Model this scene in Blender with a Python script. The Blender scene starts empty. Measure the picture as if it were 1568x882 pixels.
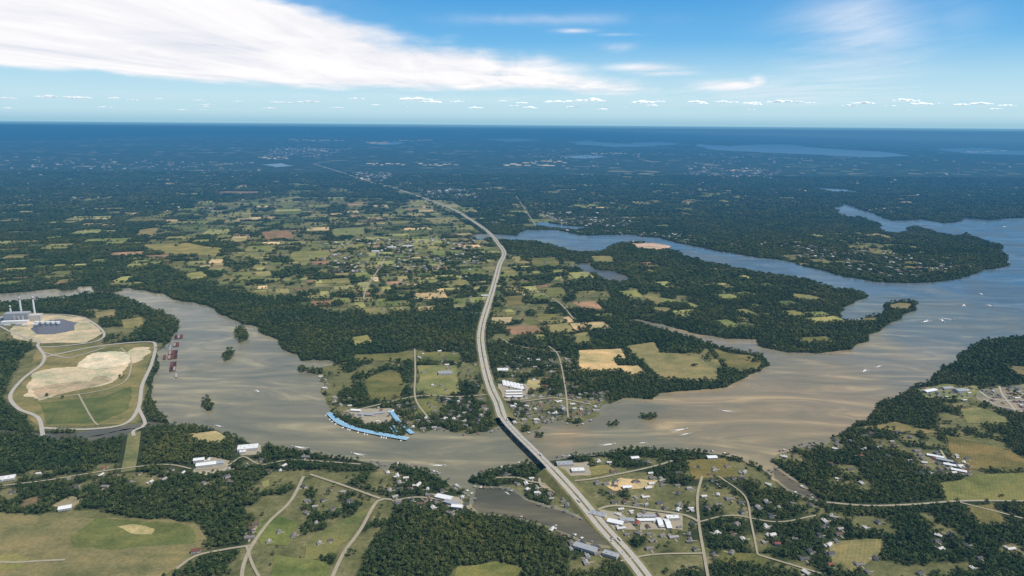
import bpy, math, random, numpy as np
from mathutils import Vector, Matrix, noise as mnoise
random.seed(7); rng=np.random.default_rng(11)
SC=bpy.context.scene
# ------------------------------------------------------------------ camera
W,H=1568.0,882.0; LENS=26.0; F=W*LENS/36.0; ALT=1000.0
th=math.atan((441-187)/F); ph=math.radians(0.44)
fw=np.array([0,math.cos(th),-math.sin(th)]); r0=np.array([1.,0,0]); u0=np.array([0,math.sin(th),math.cos(th)])
UP=u0*math.cos(ph)-r0*math.sin(ph); RT=r0*math.cos(ph)+u0*math.sin(ph)
cd=bpy.data.cameras.new("camera"); cam=bpy.data.objects.new("camera",cd); SC.collection.objects.link(cam)
cam.matrix_world=Matrix(((RT[0],UP[0],-fw[0],0),(RT[1],UP[1],-fw[1],0),(RT[2],UP[2],-fw[2],ALT),(0,0,0,1)))
cd.lens=LENS; cd.sensor_width=36; cd.clip_start=1; cd.clip_end=900000; SC.camera=cam
def survey(px,py,z=0.0):
    """photo survey point -> map coordinates on the level surface z"""
    d=fw+RT*(px-W/2)/F+UP*(H/2-py)/F
    t=(z-ALT)/d[2]; return np.array([d[0]*t,d[1]*t])
def tomap(pts,z=0.0): return np.array([survey(p[0],p[1],z) for p in pts])
def project(x,y,z=0.0):
    v0=x; v1=y; v2=z-ALT
    a=v0*RT[0]+v1*RT[1]+v2*RT[2]; b=v0*UP[0]+v1*UP[1]+v2*UP[2]; c=v0*fw[0]+v1*fw[1]+v2*fw[2]
    c=np.where(c<1,1,c)
    return W/2+F*a/c, H/2-F*b/c
def rough(P,amp=0.07,closed=True,seed=1,minl=10,k=0.004):
    r=random.Random(seed); P=[np.array(p,float) for p in P]
    for it in range(8):
        out=[];n=len(P);ch=False
        for i in range(n if closed else n-1):
            a=P[i];b=P[(i+1)%n];out.append(a)
            d=b-a;L=math.hypot(*d)
            if L>max(minl,k*math.hypot(*a)):
                g=r.gauss(0,1)*amp
                g=max(-2*amp,min(2*amp,g))
                out.append((a+b)/2+np.array([-d[1],d[0]])*g);ch=True
        if not closed: out.append(P[-1])
        P=out
        if not ch:break
    return np.array(P)
def catmull(P,step):
    P=np.array(P,float);out=[]
    Q=np.vstack([2*P[0]-P[1],P,2*P[-1]-P[-2]])
    for i in range(1,len(Q)-2):
        p0,p1,p2,p3=Q[i-1],Q[i],Q[i+1],Q[i+2]
        n=max(2,int(np.linalg.norm(p2-p1)/step))
        for j in range(n):
            t=j/n
            out.append(0.5*((2*p1)+(-p0+p2)*t+(2*p0-5*p1+4*p2-p3)*t*t+(-p0+3*p1-3*p2+p3)*t**3))
    out.append(P[-1]);return np.array(out)
# ------------------------------------------------------------------ noise
def vnoise(x,y,seed=0):
    xi=np.floor(x).astype(np.int64);yi=np.floor(y).astype(np.int64);fx=x-xi;fy=y-yi
    fx=fx*fx*(3-2*fx);fy=fy*fy*(3-2*fy)
    def h(a,b):
        n=(a*374761393+b*668265263+seed*1442695041)&0xffffffff
        n=((n^(n>>13))*1274126177)&0xffffffff
        n=(n^(n>>16))&0xffffffff
        return n/4294967295.0
    return (h(xi,yi)*(1-fx)+h(xi+1,yi)*fx)*(1-fy)+(h(xi,yi+1)*(1-fx)+h(xi+1,yi+1)*fx)*fy
def fbm(x,y,s,seed=0,o=3):
    t=0;a=1;A=0
    for i in range(o):
        t=t+a*vnoise(x/s+17.3*i,y/s-9.1*i,seed+i);A+=a;a*=.55;s/=2.1
    t=t/A
    return np.clip(0.5+(t-0.5)*1.55,0,1)
# ------------------------------------------------------------------ raster of the map
CX0,CX1,CY0,CY1,CS=-11000.,11000.,900.,15000.,7.
NX=int((CX1-CX0)/CS);NY=int((CY1-CY0)/CS)
DEN=np.full((NY,NX),0.93,np.float32); BLK=np.zeros((NY,NX),np.uint8) # 1 water 2 built/field
def pip(X,Y,P):
    ins=np.zeros(X.shape,bool);n=len(P)
    for i in range(n):
        x1,y1=P[i];x2,y2=P[(i+1)%n]
        if y1==y2: continue
        c=((y1>Y)!=(y2>Y))
        ins^=c&(X<(x2-x1)*(Y-y1)/(y2-y1)+x1)
    return ins
def raster(P,fn):
    """scanline fill"""
    P=np.asarray(P);ys=P[:,1]
    j0=max(0,int((ys.min()-CY0)/CS));j1=min(NY-1,int((ys.max()-CY0)/CS))
    A=P;B=np.roll(P,-1,axis=0)
    for j in range(j0,j1+1):
        y=CY0+(j+.5)*CS
        m=(A[:,1]>y)!=(B[:,1]>y)
        if not m.any(): continue
        a=A[m];b=B[m]
        xs=np.sort((b[:,0]-a[:,0])*(y-a[:,1])/(b[:,1]-a[:,1])+a[:,0])
        for k in range(0,len(xs)-1,2):
            i0=max(0,int(round((xs[k]-CX0)/CS-.5)));i1=min(NX,int(round((xs[k+1]-CX0)/CS+.5)))
            if i1>i0: fn(j,i0,i1)
def fill(arr,P,v):
    def f(j,a,b): arr[j,a:b]=v
    raster(P,f)
def stamp_path(P,hw,v=2):
    for k in range(len(P)-1):
        a=P[k];b=P[k+1];n=max(1,int(np.linalg.norm(b-a)/CS))
        for t in range(n):
            c=a+(b-a)*t/n;i=(c[0]-CX0)/CS;j=(c[1]-CY0)/CS;w=hw/CS*(1.0 if c[1]<7000 else 1.7)
            j0,j1,i0,i1=int(j-w),int(j+w)+1,int(i-w),int(i+w)+1
            if j0<0 or i0<0 or j1>=NY or i1>=NX: continue
            s=BLK[j0:j1,i0:i1];s[s!=1]=v
def look(arr,x,y,default):
    i=((x-CX0)/CS).astype(int);j=((y-CY0)/CS).astype(int)
    ok=(i>=0)&(i<NX)&(j>=0)&(j<NY)
    out=np.full(x.shape,default,arr.dtype);out[ok]=arr[j[ok],i[ok]];return out
# ------------------------------------------------------------------ materials
def nd(nt,t,**k):
    n=nt.nodes.new(t)
    for a,b in k.items(): setattr(n,a,b)
    return n
def ramp(nt,fac,stops,interp='LINEAR'):
    r=nd(nt,'ShaderNodeValToRGB');r.color_ramp.interpolation=interp
    el=r.color_ramp.elements
    while len(el)<len(stops): el.new(0.5)
    for e,(p,c) in zip(el,stops):
        e.position=p;e.color=(c[0],c[1],c[2],1) if hasattr(c,'__len__') else (c,c,c,1)
    if fac is not None: nt.links.new(fac,r.inputs[0])
    return r.outputs[0]
def mapping(nt,scale=(1,1,1),rot=0,src='Object'):
    if src=='Position': s=nd(nt,'ShaderNodeNewGeometry').outputs['Position']
    else: s=nd(nt,'ShaderNodeTexCoord').outputs[src]
    m=nd(nt,'ShaderNodeMapping');m.inputs['Scale'].default_value=scale;m.inputs['Rotation'].default_value=(0,0,rot)
    nt.links.new(s,m.inputs[0]);return m.outputs[0]
def noise(nt,vec,scale,detail=4,rough=.55,dist=0):
    n=nd(nt,'ShaderNodeTexNoise');n.inputs['Scale'].default_value=scale;n.inputs['Detail'].default_value=detail
    n.inputs['Roughness'].default_value=rough;n.inputs['Distortion'].default_value=dist
    nt.links.new(vec,n.inputs['Vector']);return n.outputs['Fac']
def mix(nt,f,a,b,mode='MIX'):
    m=nd(nt,'ShaderNodeMix',data_type='RGBA',blend_type=mode)
    for s,v in ((0,f),(6,a),(7,b)):
        if hasattr(v,'is_linked') or hasattr(v,'links'): nt.links.new(v,m.inputs[s])
        elif s==0: m.inputs[0].default_value=v
        else: m.inputs[s].default_value=(*v,1)
    return m.outputs[2]
def math_(nt,op,a,b=None,clamp=False):
    m=nd(nt,'ShaderNodeMath',operation=op,use_clamp=clamp)
    for s,v in ((0,a),(1,b)):
        if v is None: continue
        if hasattr(v,'links'): nt.links.new(v,m.inputs[s])
        else: m.inputs[s].default_value=v
    return m.outputs[0]
def newmat(name,rough=.9,spec=.2):
    m=bpy.data.materials.new(name);m.use_nodes=True;nt=m.node_tree;b=nt.nodes['Principled BSDF']
    b.inputs['Roughness'].default_value=rough;b.inputs['Specular IOR Level'].default_value=spec
    return m,nt,b
def simple(name,col,rough=.8,var=.25,scale=.3,spec=.2,metal=0):
    m,nt,b=newmat(name,rough,spec);v=mapping(nt,src='Position')
    n=noise(nt,v,scale,4)
    c=mix(nt,n,tuple(x*(1-var) for x in col),tuple(min(1,x*(1+var)) for x in col))
    nt.links.new(c,b.inputs['Base Color']);b.inputs['Metallic'].default_value=metal
    return m
def mat_ground():
    m,nt,b=newmat("ground_cover",.95,.1);P=mapping(nt,src='Position')
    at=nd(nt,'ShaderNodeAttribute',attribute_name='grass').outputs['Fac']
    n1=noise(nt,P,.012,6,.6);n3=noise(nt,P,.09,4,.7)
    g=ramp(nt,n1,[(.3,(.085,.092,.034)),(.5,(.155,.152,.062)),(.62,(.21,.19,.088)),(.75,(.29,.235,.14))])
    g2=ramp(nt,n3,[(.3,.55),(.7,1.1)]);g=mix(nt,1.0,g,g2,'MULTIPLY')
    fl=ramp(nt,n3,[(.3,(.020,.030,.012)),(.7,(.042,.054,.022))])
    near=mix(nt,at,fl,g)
    S=mapping(nt,(1,1,1),.45,'Position')
    vo=nd(nt,'ShaderNodeTexVoronoi',feature='F1',distance='CHEBYCHEV');vo.inputs['Scale'].default_value=.0036;vo.inputs['Randomness'].default_value=1
    nt.links.new(S,vo.inputs['Vector'])
    sep=nd(nt,'ShaderNodeSeparateColor');nt.links.new(vo.outputs['Color'],sep.inputs[0])
    reg=noise(nt,P,.00028,4,.6)
    sel=math_(nt,'GREATER_THAN',math_(nt,'ADD',sep.outputs[0],math_(nt,'MULTIPLY',reg,1.0)),1.43)
    fc=ramp(nt,sep.outputs[1],[(0,(.08,.11,.05)),(.5,(.13,.14,.07)),(.85,(.24,.2,.12)),(1,(.4,.33,.25))])
    wo=ramp(nt,noise(nt,P,.003,8,.75),[(.35,(.010,.020,.012)),(.55,(.04,.06,.03)),(.7,(.08,.10,.05))])
    far=mix(nt,sel,wo,fc)
    px=nd(nt,'ShaderNodeSeparateXYZ');nt.links.new(P,px.inputs[0])
    k=nd(nt,'ShaderNodeMapRange');k.inputs[1].default_value=11500;k.inputs[2].default_value=14500
    nt.links.new(px.outputs[1],k.inputs[0])
    c=mix(nt,k.outputs[0],near,far)
    nt.links.new(c,b.inputs['Base Color'])
    return m
def mat_field():
    m,nt,b=newmat("field_crop",.95,.1);P=mapping(nt,src='Position')
    at=nd(nt,'ShaderNodeAttribute',attribute_name='tint').outputs['Color']
    n=noise(nt,P,.011,6,.65);n2=noise(nt,P,.11,4,.7);n4=noise(nt,mapping(nt,(1,2.5,1),.8,'Position'),.003,5,.6,1)
    w=nd(nt,'ShaderNodeTexWave');w.inputs['Scale'].default_value=.035;w.inputs['Distortion'].default_value=1.5
    nt.links.new(mapping(nt,(1,1,1),.5,'Position'),w.inputs[0])
    c=mix(nt,1.0,at,ramp(nt,n,[(.3,(.62,.72,.62)),(.5,(1.1,1.1,1.05)),(.7,(1.5,1.32,1.2))]),'MULTIPLY')
    c=mix(nt,1.0,c,ramp(nt,n4,[(.35,(.75,.85,.72)),(.6,(1.2,1.12,1.0))]),'MULTIPLY')
    c=mix(nt,1.0,c,ramp(nt,n2,[(.3,.7),(.7,1.1)]),'MULTIPLY')
    c=mix(nt,1.0,c,ramp(nt,w.outputs[1],[(0,.92),(1,1.03)]),'MULTIPLY')
    nt.links.new(c,b.inputs['Base Color']);return m
def mat_water(name="river_water",dark=1.0):
    m,nt,b=newmat(name,.20,.48);P=mapping(nt,src='Position')
    b.inputs['IOR'].default_value=1.33
    s=nd(nt,'ShaderNodeSeparateXYZ');nt.links.new(P,s.inputs[0])
    # silt load falls off up-lake
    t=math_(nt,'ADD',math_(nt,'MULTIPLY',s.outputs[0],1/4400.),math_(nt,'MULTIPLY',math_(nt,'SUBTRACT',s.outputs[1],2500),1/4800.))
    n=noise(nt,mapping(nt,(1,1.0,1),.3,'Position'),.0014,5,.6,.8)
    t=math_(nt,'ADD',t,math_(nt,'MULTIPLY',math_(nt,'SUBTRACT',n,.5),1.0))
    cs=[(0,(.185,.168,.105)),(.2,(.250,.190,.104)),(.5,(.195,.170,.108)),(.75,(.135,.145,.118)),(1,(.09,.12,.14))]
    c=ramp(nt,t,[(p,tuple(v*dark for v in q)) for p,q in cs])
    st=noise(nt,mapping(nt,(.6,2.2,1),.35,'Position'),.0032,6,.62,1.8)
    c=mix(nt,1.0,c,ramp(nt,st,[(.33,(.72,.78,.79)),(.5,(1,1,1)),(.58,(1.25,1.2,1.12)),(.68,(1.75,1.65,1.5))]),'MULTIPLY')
    nt.links.new(c,b.inputs['Base Color'])
    gr=noise(nt,mapping(nt,(1,.5,1),.9,'Position'),.0022,5,.6,1)
    nt.links.new(ramp(nt,gr,[(.35,.10),(.65,.36)]),b.inputs['Roughness'])
    bp=nd(nt,'ShaderNodeBump');bp.inputs['Strength'].default_value=.2;bp.inputs['Distance'].default_value=1.0
    nt.links.new(noise(nt,P,.12,4,.6),bp.inputs['Height']);nt.links.new(bp.outputs[0],b.inputs['Normal'])
    return m
def mat_leaf():
    m,nt,b=newmat("foliage",.75,.15)
    oi=nd(nt,'ShaderNodeObjectInfo')
    n=noise(nt,oi.outputs['Location'],.004,4,.6);nb=noise(nt,oi.outputs['Location'],.0011,3,.5)
    r=ramp(nt,oi.outputs['Random'],[(0,(.034,.058,.018)),(.5,(.062,.090,.026)),(.85,(.092,.116,.037)),(1,(.13,.136,.050))])
    c=mix(nt,1.0,r,ramp(nt,n,[(.35,(.66,.78,.80)),(.5,(1,1,1)),(.68,(1.28,1.15,1.0))]),'MULTIPLY')
    c=mix(nt,1.0,c,ramp(nt,nb,[(.38,(.78,.90,.92)),(.5,(1,1,1)),(.62,(1.2,1.1,1.05))]),'MULTIPLY')
    nt.links.new(c,b.inputs['Base Color'])
    return m
def mat_roof():
    m,nt,b=newmat("roof_shingle",.8,.2);oi=nd(nt,'ShaderNodeObjectInfo')
    c=ramp(nt,oi.outputs['Random'],[(0,(.10,.095,.09)),(.25,(.2,.18,.16)),(.48,(.34,.32,.29)),(.65,(.14,.09,.065)),(.78,(.6,.58,.54)),(.97,(.26,.09,.06))],'CONSTANT')
    n=noise(nt,mapping(nt,src='Position'),.8,3)
    nt.links.new(mix(nt,1.0,c,ramp(nt,n,[(.3,.8),(.7,1.0)]),'MULTIPLY'),b.inputs['Base Color']);return m
M=dict(ground=mat_ground(),field=mat_field(),water=mat_water(),covew=mat_water("cove_water",.5),leaf=mat_leaf(),roof=mat_roof(),
 bark=simple("bark",(.09,.065,.045)),concrete=simple("concrete",(.38,.345,.29),.85,.15,.05),
 gravel=simple("gravel",(.31,.27,.19),.95,.25,.03),lakew=simple("lake_water",(.20,.32,.40),.12,.1,.001,1.0),
 paint=simple("road_paint",(.8,.8,.76),.6,.05),siding=simple("siding",(.5,.47,.42),.7,.15),glass=simple("window_glass",(.04,.05,.06),.1,.1,1,.5),
 white=simple("white_metal_roof",(.66,.66,.64),.6,.12,.1,.1),grey=simple("grey_metal",(.30,.31,.32),.6,.15,.1),blue=simple("blue_metal_roof",(.22,.41,.55),.5,.2,.08),
 hull=simple("white_gelcoat",(.8,.8,.78),.4,.05,.3,.3),tan=simple("tarpaulin",(.30,.27,.24),.8,.2,.05),
 rust=simple("rusty_steel",(.15,.055,.04),.8,.4,.08),dark=simple("dark_rubber",(.03,.03,.03)),steel=simple("weathering_steel",(.13,.08,.055),.7,.2),
 foam=simple("wake_foam",(.82,.80,.75),.9,.1,.3),coal=simple("coal_heap",(.03,.03,.035),.9,.2,.05),
 pondw=simple("pond_water",(.016,.022,.04),.2,.2,.01,.3),
 island=simple("shore_soil",(.09,.09,.045),.95,.3,.05))
# ------------------------------------------------------------------ mesh builder
class MB:
    def __init__(s): s.v=[];s.f=[];s.m=[]
    def quad(s,pts,m=0):
        n=len(s.v);s.v+= [tuple(p) for p in pts];s.f.append(tuple(range(n,n+len(pts))));s.m.append(m)
    def box(s,cx,cy,z0,lx,ly,h,rot=0,m=0,top=None,taper=1):
        c,sn=math.cos(rot),math.sin(rot);n=len(s.v)
        for z,k in ((z0,1),(z0+h,taper)):
            for a,b in ((-1,-1),(1,-1),(1,1),(-1,1)):
                x=a*lx/2*k;y=b*ly/2*k;s.v.append((cx+x*c-y*sn,cy+x*sn+y*c,z))
        for k,q in enumerate([(3,2,1,0),(4,5,6,7),(0,1,5,4),(1,2,6,5),(2,3,7,6),(3,0,4,7)]):
            s.f.append(tuple(n+i for i in q));s.m.append(top if (top is not None and k==1) else m)
    def gable(s,cx,cy,z0,lx,ly,h,rise,rot=0,mw=0,mr=1,ov=.5):
        s.box(cx,cy,z0,lx,ly,h,rot,mw)
        c,sn=math.cos(rot),math.sin(rot)
        T=lambda x,y,z:(cx+x*c-y*sn,cy+x*sn+y*c,z0+z)
        X=lx/2+ov;Y=ly/2+ov
        s.quad([T(-X,-Y,h-.1),T(X,-Y,h-.1),T(X,0,h+rise),T(-X,0,h+rise)],mr)
        s.quad([T(X,Y,h-.1),T(-X,Y,h-.1),T(-X,0,h+rise),T(X,0,h+rise)],mr)
        for e in(-1,1):
            s.quad([T(e*lx/2,-ly/2,h),T(e*lx/2,ly/2,h),T(e*lx/2,0,h+rise-.15)],mw)
    def cyl(s,cx,cy,z0,r,h,r2=None,n=10,m=0):
        r2=r if r2 is None else r2;b=len(s.v)
        for z,rr in((z0,r),(z0+h,r2)):
            for i in range(n):
                a=2*math.pi*i/n;s.v.append((cx+rr*math.cos(a),cy+rr*math.sin(a),z))
        for i in range(n):
            s.f.append((b+i,b+(i+1)%n,b+n+(i+1)%n,b+n+i));s.m.append(m)
        s.f.append(tuple(b+n+i for i in range(n)));s.m.append(m)
    def mesh(s,name,mats):
        me=bpy.data.meshes.new(name);me.from_pydata(s.v,[],s.f)
        for k in mats: me.materials.append(M[k])
        me.polygons.foreach_set('material_index',s.m);me.update();return me
    def obj(s,name,mats,loc=(0,0,0),parent=None):
        return addobj(name,s.mesh(name,mats),loc,0,parent)
def addobj(name,me,loc=(0,0,0),rot=0,parent=None,scale=1):
    o=bpy.data.objects.new(name,me);SC.collection.objects.link(o);o.location=loc;o.rotation_euler=(0,0,rot)
    if scale!=1:o.scale=(scale,)*3 if not hasattr(scale,'__len__') else scale
    if parent:o.parent=parent
    return o
def sheet(name,P,z,mat,tint=None):
    me=bpy.data.meshes.new(name)
    A=np.asarray(P);ar=np.sum(A[:,0]*np.roll(A[:,1],-1)-np.roll(A[:,0],-1)*A[:,1])
    if ar<0:A=A[::-1]
    me.from_pydata([(float(p[0]),float(p[1]),z) for p in A],[],[tuple(range(len(A)))])
    me.materials.append(M[mat])
    if tint is not None:
        a=me.attributes.new('tint','FLOAT_COLOR','POINT');a.data.foreach_set('color',np.tile([*tint,1.],len(A)))
    me.update();return addobj(name,me)
def ribbon(name,P,w,z,mat,off=0,clear=None,zf=None):
    P=np.asarray(P);T=np.gradient(P,axis=0);T/=np.linalg.norm(T,axis=1)[:,None]+1e-9;N=np.stack([-T[:,1],T[:,0]],1)
    v=[];f=[]
    for i in range(len(P)):
        zz=z+(zf(i) if zf else 0)
        a=P[i]+N[i]*(off-w/2);b=P[i]+N[i]*(off+w/2);v+=[(a[0],a[1],zz),(b[0],b[1],zz)]
        if i:f.append((2*i-2,2*i,2*i+1,2*i-1))
    me=bpy.data.meshes.new(name);me.from_pydata(v,[],f);me.materials.append(M[mat])
    if clear: stamp_path(P,clear)
    return addobj(name,me)
# ------------------------------------------------------------------ tree density regions
zones=[
 (.97,[(-300,655),(570,700),(590,718),(480,740),(400,735),(320,800),(-300,790)]),
 (.62,[(485,560),(640,535),(740,530),(765,655),(640,668),(510,640)]),
 (.50,[(230,330),(420,300),(700,310),(760,370),(752,470),(520,480),(400,455),(330,430),(220,400)]),
 (.56,[(770,390),(880,400),(930,470),(900,515),(745,525),(760,440)]),
 (.88,[(755,530),(930,530),(1000,600),(925,640),(850,650),(775,650)]),
 (.38,[(420,720),(590,722),(600,790),(540,900),(240,900),(320,830),(360,790)]),
 (.05,[(-400,786),(300,800),(320,830),(230,900),(-400,900)]),
 (.74,[(850,712),(1120,695),(1200,755),(1300,790),(1568,790),(1700,900),(1000,900),(930,800)]),
 (.40,[(850,725),(940,715),(1010,735),(1060,800),(1040,830),(950,825),(890,765)]),
 (.74,[(1420,600),(1700,580),(1700,770),(1440,745),(1400,700)]),
 (.95,[(1180,700),(1420,600),(1400,700),(1450,780),(1300,790)]),
 (.02,[(5,610),(30,560),(60,528),(180,525),(250,525),(228,600),(214,652),(60,660)]),
 (.10,[(-300,470),(40,478),(160,490),(165,528),(60,530),(-300,520)]),
 (.45,[(110,470),(160,470),(225,490),(215,515),(165,525),(150,500)]),
 (.66,[(1150,370),(1400,375),(1500,410),(1400,430),(1200,400)]),
 (.68,[(960,440),(1060,455),(1070,490),(1000,490),(960,465)]),
]
for d,z in zones: fill(DEN,rough(tomap(z),.05,seed=3),d)
# ------------------------------------------------------------------ water
river=[(-60,452),(0,450),(75,443),(140,438),(200,441),(250,450),(300,464),(345,484),(372,497),(392,500),(402,512),(425,520),(432,535),(455,543),(460,553),(480,551),(508,552),(514,558),(484,564),
(490,580),(490,600),(505,625),(512,642),(540,655),(575,664),(612,670),(628,660),(650,664),(675,653),(690,662),(720,665),(745,662),(765,652),(776,652),(800,662),(828,656),(830,641),(850,645),(880,650),(905,641),(918,635),(922,620),(960,609),(1000,612),(1012,602),(1050,599),(1100,595),(1140,580),(1165,569),(1179,560),(1170,546),(1150,541),(1118,536),(1100,531),
(1080,524),(1050,515),(1015,505),(985,497),(962,491),(975,489),(1005,495),(1040,504),(1075,513),(1110,519),(1158,520),(1168,533),(1200,539),(1250,542),(1300,536),(1330,523),(1350,506),(1380,489),(1403,476),(1408,464),(1380,461),(1354,467),(1350,482),(1320,491),(1298,492),(1288,478),(1300,467),(1330,455),(1310,445),(1270,440),(1240,428),(1190,421),(1130,412),(1080,402),(1050,392),(1020,381),(985,371),(950,372),(915,386),(880,386),(850,376),(820,370),(780,368),(735,364),(722,360),
(745,358),(790,361),(808,352),(850,352),(900,361),(960,359),(1010,364),(1060,376),(1110,386),(1160,395),(1200,399),(1230,408),(1280,421),(1340,432),(1400,434),(1460,429),(1510,413),(1545,398),(1528,384),(1535,376),(1500,366),(1478,356),(1460,362),(1430,354),(1400,347),(1368,358),(1352,346),(1330,336),(1285,330),(1275,318),(1290,311),(1312,318),(1335,326),(1365,338),(1410,336),(1445,342),(1470,334),(1520,337),(1568,334),(1800,330),
(1850,470),(1650,500),(1568,516),(1500,522),(1478,538),(1468,555),(1430,575),(1400,592),(1375,607),(1330,640),(1290,662),(1265,682),(1220,686),(1190,696),(1180,708),(1200,722),(1230,742),(1268,772),(1240,766),(1205,752),(1182,735),(1165,716),(1130,702),(1100,696),(1060,691),(1000,689),(950,691),(900,699),(850,705),(832,709),
(790,714),(750,722),(716,736),(724,742),(762,744),(790,750),(806,762),(836,773),(866,780),(898,793),(932,810),(948,828),(936,840),(905,836),(880,826),(830,806),(780,794),(730,789),(714,778),(720,762),(690,745),(670,731),(640,719),(598,714),(592,738),(582,716),(560,708),(520,702),(480,695),(440,687),(400,684),(370,674),(350,666),(330,658),(300,652),(258,652),
(255,640),(240,625),(233,600),(234,580),(245,560),(242,545),(262,520),(272,505),(266,488),(240,480),(218,468),(190,456),(160,449),(130,449),(100,457),(40,462),(-60,466)]
RIV=rough(tomap(river),.06,seed=5)
lakes=[("creek",[(262,650),(205,656),(150,668),(80,674),(0,664),(-80,660),(-80,656),(0,657),(60,664),(110,664),(160,655),(215,648)]),
 ("ash_pond",[(48,503),(58,494),(95,489),(118,494),(114,506),(82,512),(55,511)]),
 ("pond",[(886,404),(896,402),(920,414),(945,416),(966,428),(955,432),(925,429),(912,418),(890,414)]),
 ("inlet",[(812,344),(835,340),(870,346),(905,348),(880,353),(840,349)]),
 ("lake",[(870,218),(900,215),(960,220),(1000,217),(1040,221),(1000,224),(940,225)]),
 ("lake",[(1075,220),(1120,224),(1200,221),(1260,227),(1330,231),(1395,239),(1340,241),(1260,237),(1180,234),(1100,230)]),
 ("lake",[(1430,228),(1500,226),(1568,231),(1700,230),(1700,235),(1560,237),(1480,235)]),
 ("lake",[(860,240),(900,237),(930,240),(890,243)]),
 ("lake",[(740,213),(800,212),(830,215),(780,217)]),
 ("lake",[(1230,286),(1300,290),(1320,296),(1270,294)]),
 ("pond",[(118,672),(200,656),(212,660),(140,678)]),
 ("pond",[(55,560),(80,553),(88,556),(62,566)]),
 ("pond",[(200,530),(232,527),(236,533),(205,537)]),
 ("lake",[(400,252),(430,250),(450,254),(420,256)]),("inlet",[(720,362),(745,359),(752,364),(730,368)]),
 ("lake",[(1150,206),(1230,205),(1290,208),(1210,209)]),("lake",[(560,219),(600,217),(615,220),(580,222)]),
]
fill(BLK,RIV,1)
sheet("river",RIV,.6,'water')
for i,(n,p) in enumerate(lakes):
    P=rough(tomap(p),.06,seed=20+i);fill(BLK,P,1);sheet(n,P,1.75 if n=="ash_pond" else (1.0 if n=="lake" else .7),{'ash_pond':'pondw','lake':'lakew','creek':'covew','pond':'covew'}.get(n,'water'))
# sheltered, clearer backwaters (inside the shoreline sheet)
for p in ([(728,748),(760,747),(788,754),(804,766),(834,777),(864,784),(896,797),(928,813),(943,828),(934,836),(905,832),(880,822),(832,803),(782,791),(734,785),(722,776)],[(1183,712),(1200,726),(1228,744),(1262,768),(1240,762),(1207,748),(1186,732)]):
    sheet("cove",rough(tomap(p),.03,seed=9),.75,'covew')
# islands
isl=[[(362,505),(372,501),(380,512),(378,522),(366,525),(361,515)],[(342,548),(348,538),(356,537),(355,547),(346,554)],[(312,615),(317,611),(325,620),(324,630),(315,629)],
 [(932,650),(942,646),(946,651),(938,655)],[(982,640),(992,636),(1008,637),(1004,641),(990,643)],[(457,566),(464,562),(468,568),(460,572)],[(140,441),(170,440),(190,445),(176,448),(148,446)],
 [(238,476),(258,484),(272,494),(270,500),(256,492),(238,482)],[(225,488),(240,492),(256,500),(246,502),(230,495)],[(826,640),(833,638),(836,646),(828,648)],[(472,568),(486,566),(488,574),(476,572)],[(85,441),(110,438),(120,443),(95,446)],
 [(820,668),(828,664),(832,668),(826,671)]]
for i,p in enumerate(isl):
    P=rough(tomap(p),.07,seed=50+i,minl=8);fill(BLK,P,0);fill(DEN,P,1.0);sheet("island",P,1.3,'island')
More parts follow.
